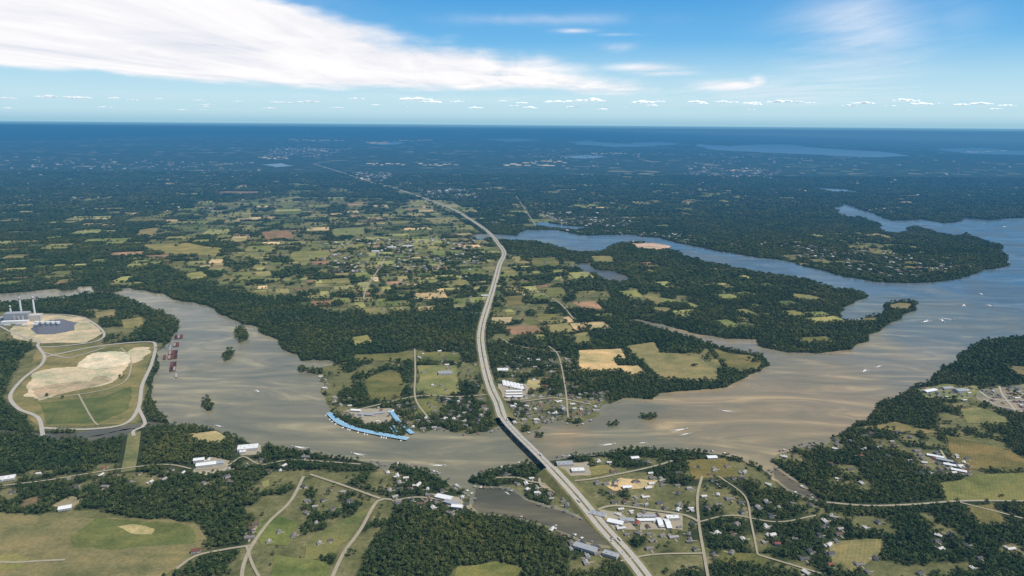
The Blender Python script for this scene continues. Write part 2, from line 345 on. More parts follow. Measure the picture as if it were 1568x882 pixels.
# ------------------------------------------------------------------ fields
G1=(.145,.14,.055);G2=(.12,.135,.050);G3=(.205,.205,.085);OL=(.20,.18,.085);TN=(.44,.33,.20);BR=(.24,.15,.10);SAND=(.44,.36,.27);DK=(.07,.085,.036);EST=(.25,.22,.17)
fields=[(OL,[(-300,790),(130,793),(300,803),(318,830),(285,860),(225,900),(-300,900)]),
 (G1,[(108,822),(150,792),(292,806),(298,832),(170,842),(112,838)]),
 (TN,[(180,807),(205,803),(238,811),(232,819),(200,817)]),
 (G3,[(-40,862),(20,846),(45,856),(30,872),(-40,880)]),
 (G2,[(385,806),(425,790),(455,800),(440,835),(400,835)]),(G1,[(470,830),(520,800),(560,780),(575,775),(545,815),(510,850),(465,860)]),
 (G3,[(400,738),(412,735),(414,744),(404,748)]),(G1,[(420,850),(500,860),(505,900),(410,900)]),
 (G1,[(560,582),(598,566),(614,574),(612,612),(566,614)]),(G2,[(545,543),(632,540),(632,553),(542,553)]),(G2,[(638,540),(702,539),(704,553),(640,554)]),
 (G3,[(640,560),(700,560),(706,602),(660,606),(638,598)]),(G3,[(537,517),(562,513),(570,524),(545,530)]),(G2,[(636,612),(668,610),(672,630),(640,634)]),
 (TN,[(885,537),(950,534),(958,550),(940,548),(945,560),(978,560),(988,570),(968,576),(950,568),(890,569)]),
 (OL,[(960,530),(1002,524),(1010,540),(1050,542),(1082,534),(1106,562),(1098,583),(1060,584),(1010,580),(990,560),(968,545)]),
 (G1,[(1092,533),(1112,540),(1148,544),(1167,553),(1160,566),(1138,570),(1118,566),(1104,552)]),
 (TN,[(754,486),(784,486),(782,496),(752,495)]),(TN,[(808,582),(828,582),(828,596),(806,596)]),(OL,[(880,512),(900,508),(905,525),(880,528)]),
 (SAND,[(964,373),(1000,372),(1028,377),(1010,383),(976,381)]),(OL,[(905,392),(935,392),(940,402),(912,402)]),
 (G3,[(948,446),(975,444),(985,455),(965,456)]),(G3,[(985,452),(1000,450),(1020,464),(1005,468)]),(G3,[(1010,456),(1045,462),(1030,466)]),(OL,[(1000,470),(1030,472),(1020,480),(1005,478)]),
 (OL,[(1212,449),(1240,452),(1264,458),(1240,462),(1215,456)]),(OL,[(1362,468),(1378,464),(1398,465),(1394,475),(1368,475)]),(G1,[(1318,488),(1345,486),(1340,494),(1322,494)]),
 (G1,[(1445,665),(1500,678),(1546,690),(1600,720),(1480,718),(1452,690)]),(G1,[(1440,740),(1500,728),(1600,722),(1700,768),(1560,768),(1450,768)]),
 (OL,[(1310,656),(1370,646),(1400,655),(1440,662),(1400,665)]),(OL,[(1405,596),(1450,588),(1500,592),(1480,612),(1420,612)]),(EST,[(1500,596),(1568,588),(1700,590),(1700,640),(1545,632),(1495,612)]),
 (OL,[(1470,626),(1500,624),(1540,640),(1540,652),(1480,648)]),(G1,[(1480,775),(1520,772),(1545,805),(1500,805)]),(G1,[(1560,775),(1700,775),(1700,830),(1590,800)]),
 (OL,[(1265,832),(1350,826),(1345,850),(1300,878),(1275,872)]),(OL,[(1540,560),(1568,562),(1700,570),(1700,585),(1560,576)]),
 (TN,[(925,742),(950,732),(1008,736),(1000,748),(940,752)]),(OL,[(876,720),(930,712),(945,722),(900,732)]),(G1,[(1050,705),(1110,702),(1130,730),(1060,735)]),
 (G1,[(1105,842),(1180,850),(1170,868),(1100,860)]),(TN,[(835,735),(856,745),(850,755),(830,745)]),(TN,[(290,664),(330,660),(350,672),(330,680),(300,674)]),(EST,[(80,775),(110,760),(130,764),(105,782)]),
 (BR,[(40,765),(62,760),(58,772),(30,780)]),(SAND,[(290,722),(320,702),(350,706),(345,722),(315,728)]),
 (BR,[(402,355),(440,352),(450,364),(405,368)]),(BR,[(325,293),(400,293),(395,298),(335,298)]),(G3,[(215,375),(290,372),(340,380),(330,392),(250,388)]),
 (OL,[(235,360),(245,348),(215,352),(205,362)]),(G1,[(775,455),(800,452),(800,466),(778,468)]),(G3,[(285,420),(310,415),(320,425),(295,430)]),
 (G1,[(815,395),(850,395),(855,408),(820,410)]),(G2,[(830,440),(865,440),(870,455),(838,455)]),(OL,[(145,478),(175,476),(180,487),(150,489)]),(OL,[(185,490),(215,486),(222,500),(190,503)]),
 (TN,[(640,470),(668,468),(664,474),(640,476)]),(G3,[(450,385),(505,383),(500,398),(452,400)]),(G3,[(512,350),(560,348),(556,360),(510,362)]),
 (G1,[(700,868),(760,860),(800,870),(790,900),(690,900)]),
 (SAND,[(20,500),(60,482),(130,486),(158,510),(130,526),(60,526),(20,518)]),
 (OL,[(10,610),(60,532),(240,526),(222,600),(208,648),(62,655)]),
 (G2,[(60,618),(160,608),(200,592),(196,628),(150,648),(72,650)]),
]
for i,(c,p) in enumerate(fields):
    P=rough(tomap(p),.035,seed=100+i,minl=20)
    fill(DEN,P,.35 if c==EST else .015); 
    c2=tuple(x*random.uniform(.9,1.1) for x in c)
    z=1.0+.05*(i%3)+ (0.3 if i in(1,2,3) else 0)
    if i==len(fields)-2: z=.75
    if i==len(fields)-1: z=1.2
    sheet("bare_soil_field" if c in(TN,SAND,BR) else "grass_field",P,z,'field',c2)
for p,z,n in (([(36,606),(50,580),(62,568),(118,562),(150,540),(192,540),(188,575),(160,590),(110,600),(60,614)],1.5,"ash_landfill"),
              ([(118,562),(135,545),(150,540),(192,540),(190,560),(150,566)],2.2,"ash_landfill"),([(190,545),(205,533),(228,532),(220,550),(200,558)],1.6,"ash_landfill"),([(50,596),(90,588),(140,584),(150,576),(172,582),(120,598),(66,610)],2.0,"ash_landfill")):
    sheet(n,rough(tomap(p),.09,seed=8,minl=8),z,'field',(.52,.43,.33) if z<1.9 else ((.40,.31,.23) if z<2.1 else (.60,.52,.42)))
# recursive patchwork farms
ang=math.radians(14);ca,sa=math.cos(ang),math.sin(ang)
fz=[(.74,[(230,325),(430,300),(700,308),(755,370),(750,470),(560,480),(430,462),(330,430),(200,400)]),(.60,[(770,390),(880,395),(940,470),(900,515),(745,525)]),
    (.32,[(-200,300),(230,300),(230,440),(-200,430)]),(.36,[(250,260),(900,262),(1150,300),(1000,355),(760,345),(600,290),(250,320)]),(.14,[(900,260),(1700,260),(1700,330),(1280,305),(1000,340)]),
    (.24,[(1180,345),(1280,340),(1500,400),(1400,430),(1250,410)]),(.26,[(960,400),(1060,405),(1300,450),(1250,530),(1000,480)]),(.16,[(-200,262),(250,262),(250,300),(-200,300)])]
fzm=[(p,tomap(z)) for p,z in fz]
fv=[];ff=[];fc=[]
def emit(x0,x1,y0,y1):
    cx,cy=(x0+x1)/2,(y0+y1)/2;X=cx*ca-cy*sa;Y=cx*sa+cy*ca
    if not(2500<Y<14500):return
    p=0
    for q,z in fzm:
        if pip(np.array([X]),np.array([Y]),z)[0]: p=q;break
    if random.random()>p:return
    j=random.uniform(5,14);cs=[(x0+j,y0+j),(x1-j,y0+j),(x1-j,y1-j),(x0+j,y1-j)]
    cs=[(a+random.gauss(0,8),b+random.gauss(0,8)) for a,b in cs]
    w=[(a*ca-b*sa,a*sa+b*ca) for a,b in cs]
    wx=np.array([q[0] for q in w]+[X]);wy=np.array([q[1] for q in w]+[Y])
    if (look(BLK,wx,wy,0)==1).any() or (look(DEN,wx,wy,0)<.03).any():return
    n=len(fv);fv.extend([(q[0],q[1],.8) for q in w]);ff.append((n,n+1,n+2,n+3))
    c=random.choice([G1,G2,G2,G3,G3,OL,OL,DK,G3,G1,TN,BR] if random.random()<.5 else [G1,G2,G3,OL,DK])
    k=random.uniform(.85,1.5);fc.extend([(c[0]*k,c[1]*k,c[2]*k,1)]*4)
    fill(DEN,np.array(w),.04)
def split(x0,x1,y0,y1,d=0):
    w,h=x1-x0,y1-y0;cy=(y0+y1)/2;s=110 if cy<6000 else 190
    lim=s*random.uniform(.8,2.2)
    if max(w,h)<lim or min(w,h)<s*.55: emit(x0,x1,y0,y1);return
    t=random.uniform(.32,.68)
    if w>h*random.uniform(.7,1.4): split(x0,x0+w*t,y0,y1);split(x0+w*t,x1,y0,y1)
    else: split(x0,x1,y0,y0+h*t);split(x0,x1,y0+h*t,y1)
for gx in range(-12,14,2):
    for gy in range(0,18,2): split(gx*1000,gx*1000+2000,gy*1000,gy*1000+2000)
me=bpy.data.meshes.new("farm_fields");me.from_pydata(fv,[],ff);me.materials.append(M['field'])
a=me.attributes.new('tint','FLOAT_COLOR','POINT');a.data.foreach_set('color',np.array(fc,dtype=np.float32).ravel());addobj("farm_fields",me)
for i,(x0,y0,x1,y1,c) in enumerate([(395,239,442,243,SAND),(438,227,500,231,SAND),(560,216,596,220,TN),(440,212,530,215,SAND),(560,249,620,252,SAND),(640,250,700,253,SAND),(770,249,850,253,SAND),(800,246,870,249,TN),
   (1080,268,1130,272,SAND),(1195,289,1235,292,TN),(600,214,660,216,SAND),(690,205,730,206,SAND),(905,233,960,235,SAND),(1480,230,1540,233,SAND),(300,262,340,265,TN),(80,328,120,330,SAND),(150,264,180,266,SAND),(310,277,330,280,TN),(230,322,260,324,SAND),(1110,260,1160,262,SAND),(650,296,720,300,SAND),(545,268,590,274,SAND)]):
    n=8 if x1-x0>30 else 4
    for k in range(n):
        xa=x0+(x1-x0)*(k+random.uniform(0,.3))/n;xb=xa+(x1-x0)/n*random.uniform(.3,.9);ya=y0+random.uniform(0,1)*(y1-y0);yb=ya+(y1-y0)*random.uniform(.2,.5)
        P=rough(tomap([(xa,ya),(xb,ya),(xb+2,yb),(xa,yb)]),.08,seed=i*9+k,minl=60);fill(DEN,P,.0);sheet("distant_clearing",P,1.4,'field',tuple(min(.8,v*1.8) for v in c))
# ------------------------------------------------------------------ highway
hw=[(1010,915),(985,880),(958,846),(925,811),(890,772),(855,736),(820,700),(790,670),(770,646),(762,620),(750,590),(741,555),(736,520),(739,495),(748,465),(757,435),(765,405),(772,388),(762,372),(746,354),(717,334),(690,319),(650,304),(600,287),(560,277),(520,263),(480,251)]
HW=catmull(tomap(hw),25.)
_,hpy=project(HW[:,0],HW[:,1])
BS=int(np.argmin(np.abs(hpy-722)));BE=int(np.argmin(np.abs(hpy-648)))
def bz(i):
    def sm(t): t=min(1,max(0,t));return t*t*(3-2*t)
    if i<BS: return 15*sm(1-(BS-i)/14)
    if i>BE: return 15*sm(1-(i-BE)/14)
    return 15
segA=np.arange(0,BS+1);segB=np.arange(BE,len(HW))
def hsec(name,idx,w,z,mat,off): 
    return ribbon(name,HW[idx],w,z,mat,off,zf=lambda k:bz(idx[k]))
stamp_path(HW,24)
for idx in(segA,segB):
    e=hsec("highway_embankment",idx,44,1.7,'field',0)
    a=e.data.attributes.new('tint','FLOAT_COLOR','POINT');a.data.foreach_set('color',np.tile([.17,.155,.08,1.],len(e.data.vertices)))
    for s in(-1,1):
        P=HW[idx];T=np.gradient(P,axis=0);T/=np.linalg.norm(T,axis=1)[:,None];N=np.stack([-T[:,1],T[:,0]],1)
        v=[];f=[]
        for k in range(len(P)):
            a1=P[k]+N[k]*s*22;b1=P[k]+N[k]*s*(24+bz(idx[k])*1.6);v+=[(a1[0],a1[1],1.7+bz(idx[k])),(b1[0],b1[1],.3)]
            if k:f.append((2*k-2,2*k,2*k+1,2*k-1))
        m2=bpy.data.meshes.new("slope");m2.from_pydata(v,[],f);m2.materials.append(M['field'])
        a=m2.attributes.new('tint','FLOAT_COLOR','POINT');a.data.foreach_set('color',np.tile([.13,.13,.06,1.],len(v)));addobj("slope",m2,parent=e)
    p=hsec("highway",idx,13,2.1,'concrete',9.5)
    o=hsec("carriageway",idx,13,2.1,'concrete',-9.5);o.parent=p
    for off in(-9.5,9.5):
        for q,wd in((-5,.3),(5,.3)):
            o=hsec("edge_line",idx,wd,2.25,'paint',off+q);o.parent=p
mb=MB()
for i in list(range(0,BS))+list(range(BE,min(len(HW)-1,BE+90))):
    a=HW[i];b=HW[i+1];d=(b-a)/np.linalg.norm(b-a);n=np.array([-d[1],d[0]])
    for off in(-9.5,9.5):
        for s in(0,12):
            p=a+d*s+n*off;q=p+d*4;w=n*.2;z1=bz(i)+2.3;z2=bz(i+1)+2.3;z=max(z1,z2)
            mb.quad([(*(p-w),z),(*(q-w),z),(*(q+w),z),(*(p+w),z)])
mb.obj("lane_markings",['paint'])
# bridge
mb=MB();ids=list(range(BS,BE+1))
for i in ids[:-1]:
    a=HW[i];b=HW[i+1];L=np.linalg.norm(b-a);r=math.atan2(b[1]-a[1],b[0]-a[0]);c=(a+b)/2;n=np.array([-math.sin(r),math.cos(r)])
    mb.box(c[0],c[1],15.6,L+.6,26,1.5,r,0)
    for off in(-10.5,-6.5,-2.5,2.5,6.5,10.5):
        p=c+n*off;mb.box(p[0],p[1],12.9,L+.3,.7,2.7,r,1)
    for off in(-12.8,0,12.8):
        p=c+n*off;mb.box(p[0],p[1],17.1,L+.5,.5,1.1,r,0)
    for off in(-6.4,6.4):
        p=c+n*off;mb.box(p[0],p[1],17.12,5,.3,.03,r,2)
    if (i-BS)%2==0:
        mb.box(c[0],c[1],11.2,2.6,27,1.7,r,0)
        for off in(-9,0,9):
            p=c+n*off;mb.cyl(p[0],p[1],-6,1.5,17.2,n=10,m=0)
        mb.box(c[0],c[1],-6,6,26,8,r,0)
mb.obj("highway_bridge",['concrete','steel','paint'])
roads=[("road",'gravel',9,[(370,905),(372,870),(385,838),(412,800),(445,768),(465,730)]),("road",'gravel',9,[(500,905),(525,850),(552,812),(578,768),(600,766)]),("road",'gravel',8,[(270,872),(300,852),(345,842),(385,836)]),
 ("road",'gravel',8,[(475,727),(520,742),(560,756),(582,764)]),("road",'gravel',7,[(-20,860),(20,862),(60,860),(100,858)]),("road",'gravel',7,[(410,905),(388,868),(378,838)]),
 ("road",'gravel',7,[(1088,905),(1078,850),(1070,800),(1068,760),(1075,730)]),("road",'gravel',8,[(862,738),(900,735),(940,728),(1000,715),(1030,706)]),("road",'gravel',8,[(842,722),(826,735),(835,748),(862,742)]),
 ("road",'gravel',9,[(905,785),(940,775),(1000,782),(1050,790),(1070,800)]),("road",'gravel',7,[(850,755),(835,742),(812,738),(792,732),(760,732)]),("road",'gravel',5,[(1070,800),(1120,790),(1190,800),(1250,790)]),
 ("road",'gravel',8,[(1265,770),(1330,775),(1400,773),(1470,768),(1568,768),(1700,772)]),("road",'gravel',5,[(1100,730),(1140,760),(1150,800),(1160,850)]),
 ("plant_road",'concrete',13,[(66,668),(58,640),(28,626),(16,606),(36,580),(62,560),(68,546),(58,530),(62,524)]),("plant_road",'concrete',13,[(66,656),(130,658),(190,650),(212,625),(218,590),(232,558),(238,530),(228,524),(180,527),(130,534),(66,548)]),
 ("plant_road",'concrete',11,[(212,625),(222,650),(205,660),(205,668)]),("plant_road",'concrete',11,[(60,532),(100,530),(150,522),(158,508),(130,488),(90,482),(40,484)]),("plant_road",'concrete',10,[(0,500),(20,510),(60,524)]),("plant_road",'concrete',9,[(-60,500),(0,498),(45,486)]),
 ("plant_road",'concrete',8,[(66,540),(100,548),(120,545),(160,533)]),("plant_road",'gravel',7,[(50,612),(110,606),(165,596),(195,580),(200,550),(185,533)]),("plant_road",'gravel',6,[(120,604),(140,640),(150,652)]),
 ("road",'gravel',8,[(556,460),(562,440),(580,412),(590,395)]),("road",'gravel',8,[(740,480),(700,478),(640,478)]),("road",'gravel',8,[(745,605),(700,608),(640,607),(560,625),(525,632)]),("road",'gravel',7,[(635,535),(636,570),(636,610),(655,640)]),
 ("road",'gravel',8,[(762,612),(800,615),(850,610),(905,620)]),("road",'gravel',6,[(870,640),(865,590),(855,545),(840,530)]),("road",'gravel',8,[(770,520),(790,530),(860,540)]),("road",'gravel',8,[(757,440),(800,442),(850,460),(880,490)]),
 ("road",'gravel',9,[(520,350),(620,345),(740,352)]),("road",'gravel',9,[(480,440),(600,436),(757,432)]),("road",'gravel',9,[(770,390),(820,392),(880,398)]),("road",'gravel',10,[(790,300),(810,330),(820,345)]),
 ("road",'concrete',8,[(1500,600),(1520,612),(1560,614),(1600,610)]),("road",'concrete',8,[(1505,612),(1540,625),(1600,628)]),("road",'concrete',7,[(1530,592),(1535,605),(1555,630)]),("road",'gravel',7,[(1440,690),(1460,720),(1480,728)]),("road",'gravel',7,[(600,768),(640,762),(690,768)]),
 ("road",'gravel',6,[(300,720),(345,715),(372,700),(400,712),(450,705),(560,712)]),("road",'gravel',6,[(0,745),(80,735),(160,722),(250,712),(300,720)]),("road",'gravel',6,[(1568,795),(1510,780),(1470,770)]),
 ("road",'gravel',6,[(950,860),(1000,850),(1078,848)]),("road",'gravel',6,[(1160,850),(1200,862),(1260,880)])]
for i,(n,m_,w,p) in enumerate(roads):
    P=catmull(tomap(p),14);ribbon(n,P,w,2.0+.02*(i%7),m_,clear=w*.5+7)
P=catmull(tomap([(206,662),(202,690),(196,722)]),20);r=ribbon("grass_cutting",P,38,1.1,'field',clear=22);a=r.data.attributes.new('tint','FLOAT_COLOR','POINT');a.data.foreach_set('color',np.tile([.16,.16,.08,1.],len(r.data.vertices)))
# ------------------------------------------------------------------ tree presence
def present(x,y,extra=0):
    d=look(DEN,x,y,.93);b=look(BLK,x,y,0)
    n=fbm(x,y,85,3,3)*.68+fbm(x,y,420,9,2)*.32
    n=np.clip(.5+(n-.5)*1.35,0,1)
    return (b==0)&(n<d*1.0+(d>.92)*.2),b,d,n
# ------------------------------------------------------------------ houses
def house_mesh(kind):
    mb=MB()
    if kind==0: mb.gable(0,0,0,17,10,3.4,2.6,0)
    elif kind==1: mb.gable(0,0,0,15,10,5.6,2.8,0);mb.gable(9,-4.2,0,8,7,3.2,2,math.pi/2)
    else: mb.gable(0,0,0,22,9,3.2,2.4,0);mb.gable(-7,6.5,0,9,7,3.1,2.2,math.pi/2)
    ly=10 if kind<2 else 9
    for x in(-5.5,-2,2.5,5.5):
        mb.box(x,-ly/2-.02,1.1,1.3,.1,1.4,0,2);mb.box(x,ly/2+.02,1.1,1.3,.1,1.4,0,2)
    mb.box(.3,-ly/2-.05,0,1.1,.12,2.2,0,3);mb.box(4,1.5,4.5,1,.8,3.6,0,3)
    mb.box(1,-ly/2-7,.05,4,12,.2,0,4)
    return mb.mesh("house_%d"%kind,['siding','roof','glass','steel','gravel'])
HM=[house_mesh(k) for k in range(3)]
hz=[(60,(-1),[(490,570),(560,625),(640,612),(750,610),(750,655),(640,660),(520,640),(492,600)]),(80,-1,[(765,610),(930,600),(915,632),(800,655),(772,640)]),(20,-1,[(640,540),(740,530),(745,600),(640,600)]),
 (40,-1,[(770,540),(880,550),(880,600),(770,600)]),(80,-1,[(900,700),(1180,720),(1300,790),(1280,850),(1000,850),(930,800)]),(30,-1,[(940,765),(1060,780),(1060,830),(950,825)]),(20,-1,[(1180,800),(1568,800),(1568,880),(1180,880)]),
 (75,-1,[(1495,596),(1640,590),(1640,634),(1545,632)]),(22,-1,[(1410,594),(1490,596),(1480,614),(1420,608)]),(25,-1,[(1400,690),(1480,700),(1490,728),(1410,725)]),(24,-1,[(1180,690),(1400,650),(1400,750),(1250,740)]),
 (20,-1,[(590,720),(720,770),(700,790),(600,770)]),(30,-1,[(640,745),(715,765),(710,782),(650,768)]),(24,-1,[(760,725),(870,740),(870,780),(790,745)]),(28,-1,[(0,720),(300,700),(470,700),(400,745),(0,760)]),(18,-1,[(380,740),(590,745),(570,850),(380,850)]),(20,-1,[(940,400),(900,470),(780,500),(770,400)]),
 (70,-1,[(450,390),(740,390),(735,475),(560,475)]),(14,-1,[(930,840),(830,800),(900,870)])]
hpts=[]
for n,_,z in hz:
    Z=tomap(z);lo=Z.min(0);hi=Z.max(0);c=0;t=0
    while c<n and t<n*60:
        t+=1;x=random.uniform(lo[0],hi[0]);y=random.uniform(lo[1],hi[1])
        if not pip(np.array([x]),np.array([y]),Z)[0]:continue
        if look(BLK,np.array([x]),np.array([y]),0)[0]!=0:continue
        if any(abs(x-q[0])<24 and abs(y-q[1])<24 for q in hpts):continue
        hpts.append((x,y));c+=1
        i=int((x-CX0)/CS);j=int((y-CY0)/CS);s=BLK[j-2:j+2,i-2:i+3];s[s==0]=3
        i2=5;s=DEN[j-i2:j+i2,i-i2:i+i2];np.minimum(s,.6,out=s)
for x,y in hpts:
    k=random.choice((0,0,1,2));addobj("house",HM[k],(x,y,1.0),random.choice((.2,.2+math.pi/2,random.uniform(0,6.28))),scale=random.uniform(.75,1.1))
def clear_at(x,y,r,v=3):
    i=int((x-CX0)/CS);j=int((y-CY0)/CS);w=int(r/CS)+1;s=BLK[j-w:j+w+1,i-w:i+w+1];s[s==0]=v
def shed(name,px,py,L,Wd,h,rot,roof='white',flat=False):
    x,y=survey(px,py);mb=MB()
    if flat:
        mb.box(0,0,0,L,Wd,h,0,0,top=1)
        for s in(-1,1):
            mb.box(0,s*(Wd/2-.3),h,L,.6,.9,0,0);mb.box(s*(L/2-.3),0,h,.6,Wd-1.3,.9,0,0)
        for k in range(int(L/14)): mb.box(-L/2+8+k*13,random.uniform(-.2,.2)*Wd,h+.01,3,2.4,1.5,0,3)
    else: mb.gable(0,0,0,L,Wd,h,Wd*.12,0,0,1,.8)
    for k in range(int(L/7)):
        mb.box(-L/2+4+k*7,-Wd/2-.05,0,3.6,.14,min(3.2,h*.7),0,2)
    clear_at(x,y,max(L,Wd)*.5+6)
    return addobj(name,mb.mesh(name,['siding',roof,'grey','grey']),(x,y,1.2),rot)
for k in range(6): shed("storage_building",772+k*5.4,588+k*1.2 if k<5 else 594,60,12,3.5,math.radians(95),'white')
for k in range(3): shed("storage_building",787,600+k*4.2,62,13,3.5,math.radians(4),'white')
for (n,a,b,L,Wd,h,r,rf,fl) in [("warehouse",380,688,62,34,8,.25,'white',True),("warehouse",372,694,20,16,6,.25,'white',True),("factory_building",316,714,55,22,8,.3,'white',False),("factory_building",332,712,40,20,8,.3,'grey',False),("factory_building",305,708,30,18,10,.3,'white',False),
  ("warehouse",680,764,46,20,6,-.4,'white',False),("warehouse",692,772,40,18,6,-.5,'grey',False),("warehouse",700,778,30,15,6,-.2,'white',False),("warehouse",896,842,56,20,8,-.5,'grey',False),("warehouse",935,852,36,18,7,-.5,'grey',True),
  ("shop_building",865,712,50,24,6,.1,'grey',True),("shop_building",885,722,40,22,6,.1,'white',True),("shop_building",915,790,44,20,6,-.4,'grey',True),("shop_building",942,802,40,18,6,-.4,'white',False),("shop_building",960,798,36,16,5,-.1,'grey',False),
  ("storage_building",990,792,48,12,4,.05,'grey',False),("storage_building",990,798,48,12,4,.05,'white',False),("storage_building",1010,802,12,44,4,.05,'white',False),("storage_building",1022,804,12,44,4,.05,'white',False),("shop_building",1030,795,34,18,6,.1,'white',True),
  ("storage_building",1424,600,60,22,6,.4,'white',False),("storage_building",1470,600,40,30,8,.2,'grey',False),("storage_building",1450,596,40,22,6,.2,'grey',False),("storage_building",1432,700,46,13,4,-.5,'white',False),("storage_building",1446,706,46,13,4,-.5,'grey',False),("storage_building",1458,714,46,13,4,-.5,'white',False),("storage_building",1468,722,40,13,4,-.5,'white',False),
  ("marina_building",560,636,50,16,5,-.15,'grey',False),("marina_building",545,630,36,15,5,-.15,'white',False),("marina_building",580,634,44,14,5,.3,'grey',False),("warehouse",742,454,40,24,7,.1,'white',True),("warehouse",770,568,46,30,6,.1,'white',True),("school_building",682,573,56,30,8,.1,'grey',True),("barn",300,846,20,12,6,.3,'rust',False),("barn",960,748,26,14,5,.2,'white',False),("barn",972,703,24,14,5,.2,'white',False),
  ("warehouse",625,378,90,40,9,.1,'white',True),("warehouse",600,380,70,40,9,.1,'white',True),("warehouse",575,386,60,40,8,.1,'white',True),("shop_building",1090,702,30,18,5,.1,'white',False),("warehouse",100,780,30,20,6,.4,'white',False),("warehouse",8,735,50,26,6,.4,'white',True)]:
    shed(n,a,b,L,Wd,h,r,rf,fl)
for i,p in enumerate([[(296,724),(322,700),(352,706),(340,722)],[(528,628),(600,625),(610,645),(560,650)],[(850,712),(905,706),(905,728),(870,730)],[(900,780),(950,785),(975,812),(935,812)],[(660,756),(705,762),(712,774),(690,778)],[(762,588),(806,588),(808,612),(772,614)],[(975,786),(1045,788),(1045,812),(980,812)],[(366,682),(400,682),(400,696),(368,698)]]):
    P=rough(tomap(p),.04,seed=200+i,minl=20);fill(DEN,P,.02);sheet("parking_lot",P,1.15+.01*i,'gravel')
# power plant
x,y=survey(28,492);mb=MB()
mb.box(0,0,0,110,45,45,.2,0);mb.box(70,20,0,70,40,30,.2,1);mb.box(-80,-10,0,60,36,22,.2,0);mb.box(15,-45,0,120,24,14,.2,2)
for k in range(5): mb.box(-45+k*22,-24,8,8,.5,26,.2,1)
for sx,sy,h in((-20,60,110),(40,72,110),(-60,40,70)):
    mb.cyl(sx,sy,0,6,h,4,16,2)
    mb.cyl(sx,sy,h-12,4.7,5,4.6,16,3)
for k in range(5): mb.cyl(120+k*26,-40,0,11,10,n=16,m=2)
for k in range(8): mb.box(-150+k*40+random.uniform(-8,8),-85+random.uniform(-20,20),0,26,14,8,.2,random.choice((0,1,2)))
mb.obj("power_plant",['grey','siding','white','rust'],(x,y,1.3));clear_at(x,y,150)
# ------------------------------------------------------------------ marina: long covered slips with boats moored outside
mb=MB();mp=catmull(tomap([(504,634),(516,646),(532,654),(555,661),(585,667),(624,674)]),30)
for i in range(len(mp)-1):
    a=mp[i];b=mp[i+1];r=math.atan2(b[1]-a[1],b[0]-a[0]);c=(a+b)/2;L=np.linalg.norm(b-a)
    mb.gable(c[0],c[1],4.6,L+.3,20,.8,1.1,r,2,0,.1)
    mb.box(c[0],c[1],1.0,L,2.6,.5,r,1)
    n=np.array([-math.sin(r),math.cos(r)]);d=np.array([math.cos(r),math.sin(r)])
    for s in(-1,1):
        for t in(-.45,.45):
            p=c+n*s*9+d*t*L;mb.box(p[0],p[1],.6,.4,.4,4.0,r,1)
        for t in(-.3,0,.3):
            if random.random()<(.9 if s>0 else .45):
                p=c+n*s*14+d*t*L;mb.box(p[0],p[1],.8,3.0,random.uniform(6,9),1.6,r,2,taper=.8);mb.box(p[0],p[1],2.4,1.8,3,1.0,r,2,taper=.8)
for a_,b_ in(((598,630),(611,648)),((619,655),(632,666)),((600,654),(606,664))):
    a=survey(*a_);b=survey(*b_);r=math.atan2(b[1]-a[1],b[0]-a[0]);c=(a+b)/2;mb.gable(c[0],c[1],4.6,np.linalg.norm(b-a),16,.35,1.2,r,1,0,.2);mb.box(c[0],c[1],1,np.linalg.norm(b-a)+10,2.6,.5,r,1)
a=survey(560,650);b=survey(562,661);c=(a+b)/2;mb.box(c[0],c[1],1.0,np.linalg.norm(b-a),2.4,.4,math.atan2(b[1]-a[1],b[0]-a[0]),1)
mb.obj("marina_dock",['blue','grey','hull'])
def dock_mesh():
    mb=MB();mb.box(0,0,.8,18,2,.4,0,0);mb.gable(11,0,3.8,9,8,.2,1,0,0,1,.2)
    for a in(-4,4):
        for b in(7,15): mb.box(b,a*.9,.4,.3,.3,3.5,0,0)
    mb.box(11,0,.7,6,2.4,1.3,0,2,taper=.75);return mb.mesh("boat_dock",['grey','roof','white'])
DM=dock_mesh()
for i in range(0,len(RIV)-1):
    a=RIV[i];pxx,pyy=project(a[0],a[1])
    if not(640<pyy<838 and 560<pxx<1260):continue
    if random.random()<.24:
        b=RIV[i+1];d=(b-a)/np.linalg.norm(b-a)
        for sg in(1,-1):
            n=np.array([-d[1],d[0]])*sg;t=a+n*25
            if look(BLK,np.array([t[0]]),np.array([t[1]]),0)[0]==1:
                addobj("boat_dock",DM,(a[0]+n[0]*6,a[1]+n[1]*6,0.2),math.atan2(n[1],n[0]),scale=.8);break
def boat_mesh():
    mb=MB();pr=[(-4,1.25),(0,1.35),(2.5,.95),(4.2,.05)];v=[]
    for x,w in pr: v+=[(x,-w,1.2),(x,w,1.2),(x,w*.55,0),(x,-w*.55,0)]
    n=len(mb.v);mb.v+=v
    for k in range(3):
        o=n+k*4
        for q in((0,4,5,1),(1,5,6,2),(2,6,7,3),(3,7,4,0)): mb.f.append(tuple(o+t for t in q));mb.m.append(0)
    mb.f.append((n,n+1,n+2,n+3));mb.m.append(0)
    mb.box(.3,0,1.2,1.2,1.7,.8,0,1,taper=.7);mb.box(-1.8,0,1.22,1.6,1.5,.4,0,1);mb.box(-4.3,0,.3,.5,.5,1.3,0,1)
    return mb.mesh("speedboat",['hull','dark'])
BMs=boat_mesh()
